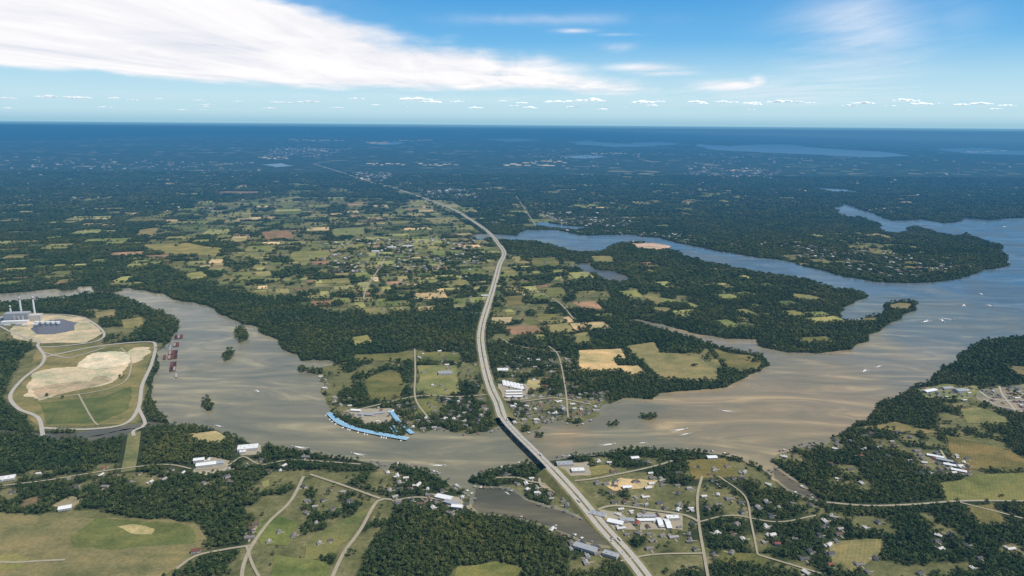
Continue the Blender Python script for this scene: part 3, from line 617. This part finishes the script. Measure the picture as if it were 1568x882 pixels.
def wake_mesh():
    mb=MB();N=12;r=random.Random(4)
    for s in(-1,1):
        pr=[]
        for k in range(N):
            x=-4-k*2.6;c=s*(.8+k*.28);w=(.5+.06*k)*(1-k/N*.85)*r.uniform(.6,1.3);pr.append((x,c-w,c+w))
        for k in range(N-1):
            a,b=pr[k],pr[k+1];mb.quad([(a[0],a[1],.25),(b[0],b[1],.25),(b[0],b[2],.25),(a[0],a[2],.25)])
    mb.quad([(3,0,.3),(-5,-1.6,.3),(-24,-.4,.3),(-24,.4,.3),(-5,1.6,.3)])
    return mb.mesh("wake",['foam'])
WM=wake_mesh()
for x,y,dx,dy,s in [(450,684,-20,-3,1.2),(540,694,-14,-3,1.1),(680,713,20,0,1),(866,699,-14,3,1),(940,680,18,-2,1.1),(978,679,-10,1,.7),(1050,657,18,-3,1.3),(1056,664,18,-3,.9),(1104,629,-12,-1,1.1),(1320,570,-6,3,1.3),(1412,494,-10,3,2.0),(1445,493,6,6,1.6),
   (1476,466,0,-6,1.6),(1505,452,6,4,1.4),(1390,412,6,0,1.5),(1535,348,-10,2,2.6),(1145,415,10,0,1.7),(398,601,12,6,.9),(340,654,8,2,.8),(1065,372,8,1,1.5),(1540,402,-6,3,1.9),(780,758,4,3,.5),(1240,470,0,4,.9),(1460,490,6,1,1.4),(1520,470,5,2,1.4),(1350,560,7,-2,1.1)]:
    a=survey(x,y);b=survey(x+dx,y+dy);an=math.atan2(b[1]-a[1],b[0]-a[0])
    o=addobj("speedboat",BMs,(a[0],a[1],.9),an,scale=1.35*s);addobj("wake",WM,(0,0,0),0,o)
def barge_mesh(cargo):
    mb=MB();mb.box(0,0,0,58,10.6,3,0,0)
    mb.box(0,5,3,56,.6,1.2,0,0);mb.box(0,-5,3,56,.6,1.2,0,0);mb.box(28,0,3,.6,9.3,1.2,0,0);mb.box(-28,0,3,.6,9.3,1.2,0,0)
    mb.box(0,0,2.9,50,8.6,.7,0,1,taper=.9);mb.box(30.5,0,.8,3,9.6,2.1,0,0);mb.box(-30.5,0,.8,3,9.6,2.1,0,0)
    return mb.mesh("barge",['rust',cargo])
BG=[barge_mesh('coal'),barge_mesh('tan'),barge_mesh('rust')]
bd=math.radians(112);q_=0
for (sx,sy,n,w) in((278,516,1,3),(272,528,1,2),(270,540,2,3),(268,558,2,2),(252,548,1,1)):
    base=survey(sx,sy);d=np.array([math.cos(bd),math.sin(bd)]);nn=np.array([-d[1],d[0]])
    for i in range(n):
        for j in range(w):
            a=base-d*i*66+nn*j*12.4;q_+=1;addobj("barge",BG[(q_*5)%3],(a[0],a[1],.4),bd)
mb=MB();mb.box(0,0,0,28,9,2.6,0,0);mb.box(-3,0,2.6,18,7,3,0,1);mb.box(0,0,5.6,11,6,3,0,1);mb.box(3,0,8.6,5,4.6,2.8,0,1);mb.box(3,0,9.4,5.1,4.7,1.2,0,2);mb.cyl(-6,1.8,5.6,.6,4,n=8,m=2);mb.cyl(-6,-1.8,5.6,.6,4,n=8,m=2);mb.box(14.3,0,0,.8,7,3.6,0,2)
a=survey(270,577);mb.obj("towboat",['rust','white','dark'],(a[0],a[1],.5)).rotation_euler=(0,0,bd)
mb=MB();mb.box(0,0,.6,150,5,1.8,0,0);mb.box(20,12,0,8,8,16,0,0);mb.box(20,30,12,3,60,2.2,0,1)
for k in range(6): mb.cyl(-70+k*28,-6,-3,2.2,7,n=10,m=0)
a=survey(260,536);mb.obj("barge_dock",['grey','steel'],(a[0],a[1],.3)).rotation_euler=(0,0,bd)
def car_mesh(k):
    mb=MB()
    if k<2: mb.box(0,0,.35,4.6,1.85,.75,0,0,taper=.96);mb.box(-.25,0,1.1,2.6,1.7,.6,0,1,taper=.8);mb.box(-.25,0,1.7,2.0,1.34,.04,0,0)
    else: mb.box(-2,0,1,13,2.5,2.9,0,0);mb.box(6.4,0,.5,2.6,2.4,2.5,0,1,taper=.9);mb.box(2.4,0,.6,11,1.2,.4,0,2)
    for x in(-1.4,1.4) if k<2 else (-6.5,-5.2,4,6.5):
        for y in(-.85,.85): mb.box(x,y*(1 if k<2 else 1.25),0,.62,.22,.62,0,2)
    return mb.mesh(["car","car","truck"][k],[["white","glass","dark"],["rust","glass","dark"],["white","grey","dark"]][k])
CM=[car_mesh(k) for k in range(3)]
for n in range(60):
    i=random.randrange(2,min(len(HW)-2,200));a=HW[i];b=HW[i+1];r=math.atan2(b[1]-a[1],b[0]-a[0]);nn=np.array([-math.sin(r),math.cos(r)]);off=random.choice((-11.5,-7.5,7.5,11.5))
    br=BS<=i<=BE
    if br: off*=.72
    p=a+nn*off;k=random.choice((0,0,1,1,0,2));addobj(["car","car","truck"][k],CM[k],(p[0],p[1],(17.2 if br else bz(i)+2.3)),r+(math.pi if off>0 else 0))
# ------------------------------------------------------------------ ground mesh (one sheet to the horizon)
def axis(parts):
    out=[]
    for a,b,s in parts: out+=list(np.arange(a,b,s))
    return out
gp=[15000*1.16**k for k in range(1,15)]
ys=[-4000,-2000,0,600]+axis([(1000,4200,14),(4200,8000,28),(8000,15000,70)])+gp
xp=axis([(0,3400,16),(3400,9000,50)])+[9000*1.2**k for k in range(0,16)]
xs=[-v for v in xp[::-1][:-1]]+xp
X,Y=np.meshgrid(np.array(xs),np.array(ys));nx=len(xs);ny=len(ys)
X=X.ravel().astype(float);Y=Y.ravel().astype(float)
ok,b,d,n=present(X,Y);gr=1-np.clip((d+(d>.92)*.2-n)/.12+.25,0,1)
V=np.stack([X,Y,np.zeros_like(X)],1)
def gridmesh(name,V,nx,ny):
    me=bpy.data.meshes.new(name);me.vertices.add(len(V));me.vertices.foreach_set('co',V.ravel())
    I=(np.arange(ny-1)[:,None]*nx+np.arange(nx-1)[None,:]).ravel()
    Fq=np.stack([I,I+1,I+nx+1,I+nx],1)
    me.loops.add(Fq.size);me.loops.foreach_set('vertex_index',Fq.ravel());me.polygons.add(len(Fq));me.polygons.foreach_set('loop_start',np.arange(0,Fq.size,4));me.update(calc_edges=True);return me
me=gridmesh("ground",V,nx,ny)
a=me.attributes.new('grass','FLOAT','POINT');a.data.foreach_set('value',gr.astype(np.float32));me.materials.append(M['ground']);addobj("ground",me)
# ------------------------------------------------------------------ trees
def tree_mesh(seed,hgt,rad,n,leaf,crowns=1):
    r=random.Random(seed);mb=MB()
    for cidx in range(crowns):
        ox=r.uniform(-1,1)*rad*(.9 if crowns>1 else 0);oy=r.uniform(-1,1)*rad*(.9 if crowns>1 else 0);hh=hgt*r.uniform(.85,1.1)
        mb.cyl(ox,oy,0,.4,hh*.6,.18,6,0)
        for k in range(4):
            a=r.uniform(0,6.28);L=rad*.6;b=hh*(.35+.07*k);w=.14
            p0=Vector((ox,oy,b));p1=Vector((ox+math.cos(a)*L,oy+math.sin(a)*L,b+L*.6));s=Vector((-math.sin(a),math.cos(a),0))*w
            mb.quad([p0-s,p1-s*.4,p1+s*.4,p0+s],0);u=Vector((0,0,w));mb.quad([p0-u,p1-u*.4,p1+u*.4,p0+u],0)
        lobes=[(Vector((0,0,hh*.62)),rad*.72)]+[(Vector((math.cos(a)*rad*.5,math.sin(a)*rad*.5,hh*r.uniform(.42,.78))),rad*r.uniform(.38,.58)) for a in [r.uniform(0,6.28) for _ in range(6)]]
        for k in range(n):
            c,R=r.choice(lobes);v=Vector((r.gauss(0,1),r.gauss(0,1),abs(r.gauss(0,1))*.9-.25));v.normalize();rr=R*r.uniform(.75,1.05)
            p=c+v*rr+Vector((ox,oy,0))
            nr=(v+Vector((r.uniform(-.6,.6),r.uniform(-.6,.6),r.uniform(-.3,.7)))).normalized()
            t=nr.orthogonal().normalized();t=Matrix.Rotation(r.uniform(0,6.28),3,nr)@t;bt=nr.cross(t);s=leaf*r.uniform(.6,1.2)
            mb.quad([p-t*s,p-bt*s*.8,p+t*s,p+bt*s*.8],1)
    return mb.mesh("tree",['bark','leaf'])
def coll(name,ms):
    c=bpy.data.collections.new(name)
    for i,m_ in enumerate(ms):
        o=bpy.data.objects.new("%s_%02d"%(name,i),m_);c.objects.link(o)
    return c
C1=coll("broadleaf_tree",[tree_mesh(i,h,rd,110,1.25) for i,(h,rd) in enumerate([(14,5.6),(16,6.2),(12,5.2),(18,5.8),(10,4.4),(13,6.6)])])
C2=coll("tree_clump",[tree_mesh(20+i,13,7,60,2.1,crowns=3) for i in range(5)])
def instancer(name,x,y,z,sc,idx,col):
    n=len(x);me=bpy.data.meshes.new(name);me.vertices.add(n);me.vertices.foreach_set('co',np.stack([x,y,z],1).astype(np.float32).ravel())
    for nm,ty,va in(('sc','FLOAT',sc.astype(np.float32)),('rot','FLOAT',rng.uniform(0,6.28,n).astype(np.float32)),('idx','INT',idx.astype(np.int32))):
        a=me.attributes.new(nm,ty,'POINT');a.data.foreach_set('value',va)
    o=addobj(name,me);ng=bpy.data.node_groups.new(name,'GeometryNodeTree')
    ng.interface.new_socket(name="Geometry",in_out='INPUT',socket_type='NodeSocketGeometry');ng.interface.new_socket(name="Geometry",in_out='OUTPUT',socket_type='NodeSocketGeometry')
    gi=ng.nodes.new('NodeGroupInput');go=ng.nodes.new('NodeGroupOutput');ip=ng.nodes.new('GeometryNodeInstanceOnPoints');ci=ng.nodes.new('GeometryNodeCollectionInfo')
    ci.inputs['Collection'].default_value=col;ci.inputs['Separate Children'].default_value=True;ci.inputs['Reset Children'].default_value=True
    def na(nm,ty):
        a=ng.nodes.new('GeometryNodeInputNamedAttribute');a.data_type=ty;a.inputs['Name'].default_value=nm;return a.outputs[0]
    cx=ng.nodes.new('ShaderNodeCombineXYZ');L=ng.links.new
    L(na('rot','FLOAT'),cx.inputs[2]);L(cx.outputs[0],ip.inputs['Rotation']);L(na('sc','FLOAT'),ip.inputs['Scale']);L(na('idx','INT'),ip.inputs['Instance Index'])
    ip.inputs['Pick Instance'].default_value=True
    L(gi.outputs[0],ip.inputs['Points']);L(ci.outputs[0],ip.inputs['Instance']);L(ip.outputs[0],go.inputs[0])
    md=o.modifiers.new("scatter",'NODES');md.node_group=ng;return o
def band(y0,y1,s,k,z0=0,jit=.5):
    hw_=y1*0.8+200
    gx,gy=np.meshgrid(np.arange(-hw_,hw_,s),np.arange(y0,y1,s));gx=gx.ravel();gy=gy.ravel()
    gx=gx+rng.uniform(-jit,jit,len(gx))*s;gy=gy+rng.uniform(-jit,jit,len(gy))*s
    m=np.abs(gx)<gy*.8+200;gx=gx[m];gy=gy[m]
    ok,b,d,n=present(gx,gy)
    lone=(b==0)&(rng.random(len(gx))<.018)&(d>.03)
    ok&=rng.random(len(gx))<.96
    m=ok|lone;gx=gx[m];gy=gy[m];sc=k*np.clip(rng.normal(1,.22,len(gx)),.5,1.6)
    return gx,gy,sc
tot=0
for nm,y0,y1,s,k,cc,ni in(("woodland",1250,2700,8.6,.88,C1,6),("woodland",2700,4400,11.8,1.13,C1,6),("distant_woodland",4400,8000,18.5,1.0,C2,5),("distant_woodland",8000,14500,33,1.7,C2,5)):
    x,y,sc=band(y0,y1,s,k);tot+=len(x);instancer(nm,x,y,np.full(len(x),.3),sc,rng.integers(0,ni,len(x)),cc)
print("trees",tot,"houses",len(hpts))
TC=coll("town_house",HM)
tx=[];ty=[]
for n,z in [(160,[(420,225),(540,228),(500,240),(400,242)]),(120,[(640,290),(740,292),(730,308),(660,306)]),(100,[(540,264),(600,266),(590,278),(550,278)]),(220,[(480,370),(740,365),(740,410),(500,420)]),(150,[(1150,370),(1400,390),(1500,412),(1380,428),(1230,402)]),(120,[(900,370),(830,350),(1000,352),(1150,380)]),(120,[(1050,255),(1200,260),(1180,275),(1060,272)]),(200,[(0,240),(400,250),(400,330),(0,330)]),(200,[(800,230),(1560,245),(1560,300),(900,300)]),(60,[(1320,322),(1380,318),(1370,332)]),(120,[(820,325),(980,328),(960,350),(850,345)])]:
    Z=tomap(z);lo=Z.min(0);hi=Z.max(0);qx=rng.uniform(lo[0],hi[0],n*4);qy=rng.uniform(lo[1],hi[1],n*4);m=pip(qx,qy,Z);qx=qx[m][:n];qy=qy[m][:n];m=look(BLK,qx,qy,0)!=1;tx+=list(qx[m]);ty+=list(qy[m])
tx=np.array(tx);ty=np.array(ty);ds=np.clip(ty/6000,1,3.2)
instancer("distant_town",tx,ty,np.where(ty<14500,6.,1.),ds*1.3,rng.integers(0,3,len(tx)),TC)
# ------------------------------------------------------------------ haze layers over the land
def haze(name,col,sig,box,rot=0):
    m=bpy.data.materials.new(name);m.use_nodes=True;nt=m.node_tree;nt.nodes.clear();out=nd(nt,'ShaderNodeOutputMaterial')
    ab=nd(nt,'ShaderNodeVolumeAbsorption');ab.inputs['Color'].default_value=(0,0,0,1)
    ab.inputs['Density'].default_value=sig
    em=nd(nt,'ShaderNodeEmission');em.inputs[0].default_value=(*col,1);em.inputs[1].default_value=sig  # haze glows by itself in place of scattered sunlight
    ad=nd(nt,'ShaderNodeAddShader');nt.links.new(ab.outputs[0],ad.inputs[0]);nt.links.new(em.outputs[0],ad.inputs[1]);nt.links.new(ad.outputs[0],out.inputs['Volume'])
    M[name]=m;mb=MB();mb.box(*box,rot,0);mb.obj(name,[name])
haze("haze_layer",(.045,.19,.38),4.6e-5,(0,58000,-20,360000,120000,600))
haze("distant_haze",(.04,.19,.40),4.2e-5,(0,62000,-17,356000,112000,560))
haze("horizon_haze",(.22,.48,.68),2.2e-5,(0,88000,-15,350000,58000,690))
haze("right_haze_glow",(.26,.50,.68),1.8e-5,(86000,50000,-12,150000,70000,540),.35)  # extra glowing box added to lighten the far right side
# ------------------------------------------------------------------ clouds
m=bpy.data.materials.new("cirrus");m.use_nodes=True;nt=m.node_tree;nt.nodes.clear();out=nd(nt,'ShaderNodeOutputMaterial')
tr=nd(nt,'ShaderNodeBsdfTranslucent');tp=nd(nt,'ShaderNodeBsdfTransparent')
P=mapping(nt,(1/40000.,1/90000.,1),.25,'Position');n1=noise(nt,P,1.6,7,.62,.8);P2=mapping(nt,(1/9000.,1/60000.,1),-.2,'Position');n2=noise(nt,P2,1.0,7,.65,.8)
nt.links.new(ramp(nt,math_(nt,'ADD',math_(nt,'MULTIPLY',n1,.6),math_(nt,'MULTIPLY',n2,.4)),[(.36,(.54,.545,.57)),(.5,(.66,.64,.625)),(.62,(.74,.705,.67))]),tr.inputs[0])
at=nd(nt,'ShaderNodeAttribute',attribute_name='dens').outputs['Fac']
s=math_(nt,'ADD',math_(nt,'MULTIPLY',n1,1.3),math_(nt,'MULTIPLY',n2,.8));s=math_(nt,'SUBTRACT',s,.96)
k=math_(nt,'ADD',math_(nt,'MULTIPLY',at,1.05),math_(nt,'MULTIPLY',s,1.2));k=math_(nt,'MULTIPLY',k,math_(nt,'MULTIPLY',at,2.0,True),True)
ms=nd(nt,'ShaderNodeMixShader');nt.links.new(k,ms.inputs[0]);nt.links.new(tp.outputs[0],ms.inputs[1]);nt.links.new(tr.outputs[0],ms.inputs[2]);nt.links.new(ms.outputs[0],out.inputs[0]);M['cirrus']=m
az=np.linspace(-58,58,320);el=np.linspace(1.2,16,190);ZC=9000.
A,E=np.meshgrid(np.radians(az),np.radians(el));D=(ZC-ALT)/np.tan(E);cx_=(D*np.sin(A)).ravel();cy_=(D*np.cos(A)).ravel()
px_,py_=project(cx_,cy_,ZC)
top=np.interp(px_,[-400,0,300,450,560,620,700,780,860,930,1010,1040],[-200,-200,-60,-5,35,48,58,72,92,108,128,136])
bot=np.interp(px_,[-400,0,150,300,500,700,900,1000,1040],[104,106,114,128,138,142,146,149,146])
sm=lambda t:np.clip(t,0,1)**2*(3-2*np.clip(t,0,1))
wob=(fbm(px_,py_*3,70,5)-.5)*22
dens=sm((py_-top+wob+12)/52)*sm((bot-py_+wob*.35+3)/20)*sm((1060-px_)/60)
dens*=.8+.35*sm((900-px_)/500)
for ex,ey,rx,ry,v in[(990,104,62,7,.6),(1000,112,50,5,.5),(945,72,35,9,.4),(1115,131,62,9,.7),(1160,125,14,10,.6),(880,47,34,4,.5),(950,53,34,3,.4),(1040,112,40,5,.4),(820,30,160,10,.32),(300,10,200,30,.4),(1310,60,110,90,.38),(1200,140,200,25,.28),(700,150,700,9,.12),(1460,30,60,60,.10)]:  # broad upper-right ellipse: veil added to lighten the sky in place of lens flare
    dens=np.maximum(dens,v*np.exp(-((px_-ex)/rx)**2-((py_-ey)/ry)**2))
me=gridmesh("cirrus_cloud",np.stack([cx_,cy_,np.full_like(cx_,ZC)],1),len(az),len(el))
a=me.attributes.new('dens','FLOAT','POINT');a.data.foreach_set('value',dens.astype(np.float32));me.materials.append(m);addobj("cirrus_cloud",me)
import bmesh
m,nt,b=newmat("cumulus",1,0);b.inputs['Base Color'].default_value=(.80,.79,.78,1);b.inputs['Emission Color'].default_value=(.62,.76,.85,1);b.inputs['Emission Strength'].default_value=.42;M['cumulus']=m  # pale blue self-glow added to brighten clouds, for light scattered inside them
lw=nd(nt,'ShaderNodeLayerWeight');lw.inputs[0].default_value=.35
tp=nd(nt,'ShaderNodeBsdfTransparent');ms=nd(nt,'ShaderNodeMixShader')
nt.links.new(ramp(nt,lw.outputs['Facing'],[(.25,0.25),(.95,1)]),ms.inputs[0])
nt.links.new(b.outputs[0],ms.inputs[1]);nt.links.new(tp.outputs[0],ms.inputs[2]);nt.links.new(ms.outputs[0],nt.nodes['Material Output'].inputs[0])
def cum(seed):
    r=random.Random(seed);bm=bmesh.new()
    for k in range(13):
        x=r.uniform(-1,1);R=(1-abs(x)*.65)*r.uniform(.2,.42)
        bmesh.ops.create_icosphere(bm,subdivisions=3,radius=R,matrix=Matrix.Translation((x,r.uniform(-.3,.3),R*.3)))
    for v in bm.verts:
        n_=mnoise.fractal(v.co*4+Vector((seed*3,0,0)),1,2,4);v.co+=v.co.normalized()*n_*.10
        if v.co.z<0:v.co.z*=.15
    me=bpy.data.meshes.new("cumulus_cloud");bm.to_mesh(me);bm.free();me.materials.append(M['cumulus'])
    for p in me.polygons:p.use_smooth=True
    return me
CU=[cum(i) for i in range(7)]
r=random.Random(3)
cl=[(85,149,44),(120,151,40),(175,151,20),(205,153,16),(245,152,16),(10,151,26),(305,154,14),(365,156,16),(425,156,18),(475,157,30),(548,152,22),(635,153,44),(660,157,34),(700,156,18),(770,155,14),(800,158,18),(850,157,30),(880,156,30),(905,155,40),(985,158,34),(1010,156,16),(1065,157,26),(1110,157,34),(1150,158,26),(1200,157,42),(1240,158,20),(1325,159,40),(1385,155,36),(1410,160,32),(1470,161,24),(1500,160,30),(1540,162,24)]
cl+=[(r.uniform(-100,1650),r.uniform(157,169),r.uniform(7,22)) for _ in range(44)]
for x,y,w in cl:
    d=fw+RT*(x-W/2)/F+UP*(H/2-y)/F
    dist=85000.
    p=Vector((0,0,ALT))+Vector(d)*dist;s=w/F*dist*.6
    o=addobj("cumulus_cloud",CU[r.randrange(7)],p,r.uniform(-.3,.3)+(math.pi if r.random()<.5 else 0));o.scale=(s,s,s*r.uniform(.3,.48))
# ------------------------------------------------------------------ light
SE,SA=58,108   # elevation, azimuth clockwise from view direction
w=bpy.data.worlds.new("World");SC.world=w;w.use_nodes=True;nt=w.node_tree;nt.nodes.clear();out=nd(nt,'ShaderNodeOutputWorld');bg=nd(nt,'ShaderNodeBackground')
sk=nd(nt,'ShaderNodeTexSky',sky_type='NISHITA');sk.sun_disc=False;sk.sun_elevation=math.radians(SE);sk.sun_rotation=math.radians(SA);sk.altitude=1000;sk.air_density=1;sk.dust_density=.6;sk.ozone_density=1.5
nt.links.new(sk.outputs[0],bg.inputs[0]);bg.inputs[1].default_value=.12
tc=nd(nt,'ShaderNodeTexCoord');sx=nd(nt,'ShaderNodeSeparateXYZ');nt.links.new(tc.outputs['Generated'],sx.inputs[0])
low=ramp(nt,sx.outputs[2],[(0,(.34,.58,.72)),(.010,(.50,.72,.82)),(.03,(.54,.77,.87)),(.055,(.44,.71,.87)),(.10,(.17,.49,.83)),(.165,(.07,.34,.74)),(.3,(.07,.28,.6))])
b2=nd(nt,'ShaderNodeBackground');nt.links.new(low,b2.inputs[0]);b2.inputs[1].default_value=1.0
fm=nd(nt,'ShaderNodeMapRange',interpolation_type='SMOOTHSTEP');fm.inputs[1].default_value=.15;fm.inputs[2].default_value=.45;nt.links.new(sx.outputs[2],fm.inputs[0])
ms=nd(nt,'ShaderNodeMixShader');nt.links.new(fm.outputs[0],ms.inputs[0]);nt.links.new(b2.outputs[0],ms.inputs[1]);nt.links.new(bg.outputs[0],ms.inputs[2]);nt.links.new(ms.outputs[0],out.inputs[0])
sd=bpy.data.lights.new("sun",'SUN');sd.energy=4.8;sd.angle=math.radians(.5);sd.color=(1,.95,.86);so=bpy.data.objects.new("sun",sd);SC.collection.objects.link(so)
e,a_=math.radians(SE),math.radians(SA);dv=Vector((math.cos(e)*math.sin(a_),math.cos(e)*math.cos(a_),math.sin(e)));so.rotation_euler=dv.to_track_quat('Z','Y').to_euler();so.location=(0,0,3000)
SC.view_settings.view_transform='Standard';SC.view_settings.look='None';SC.view_settings.exposure=0
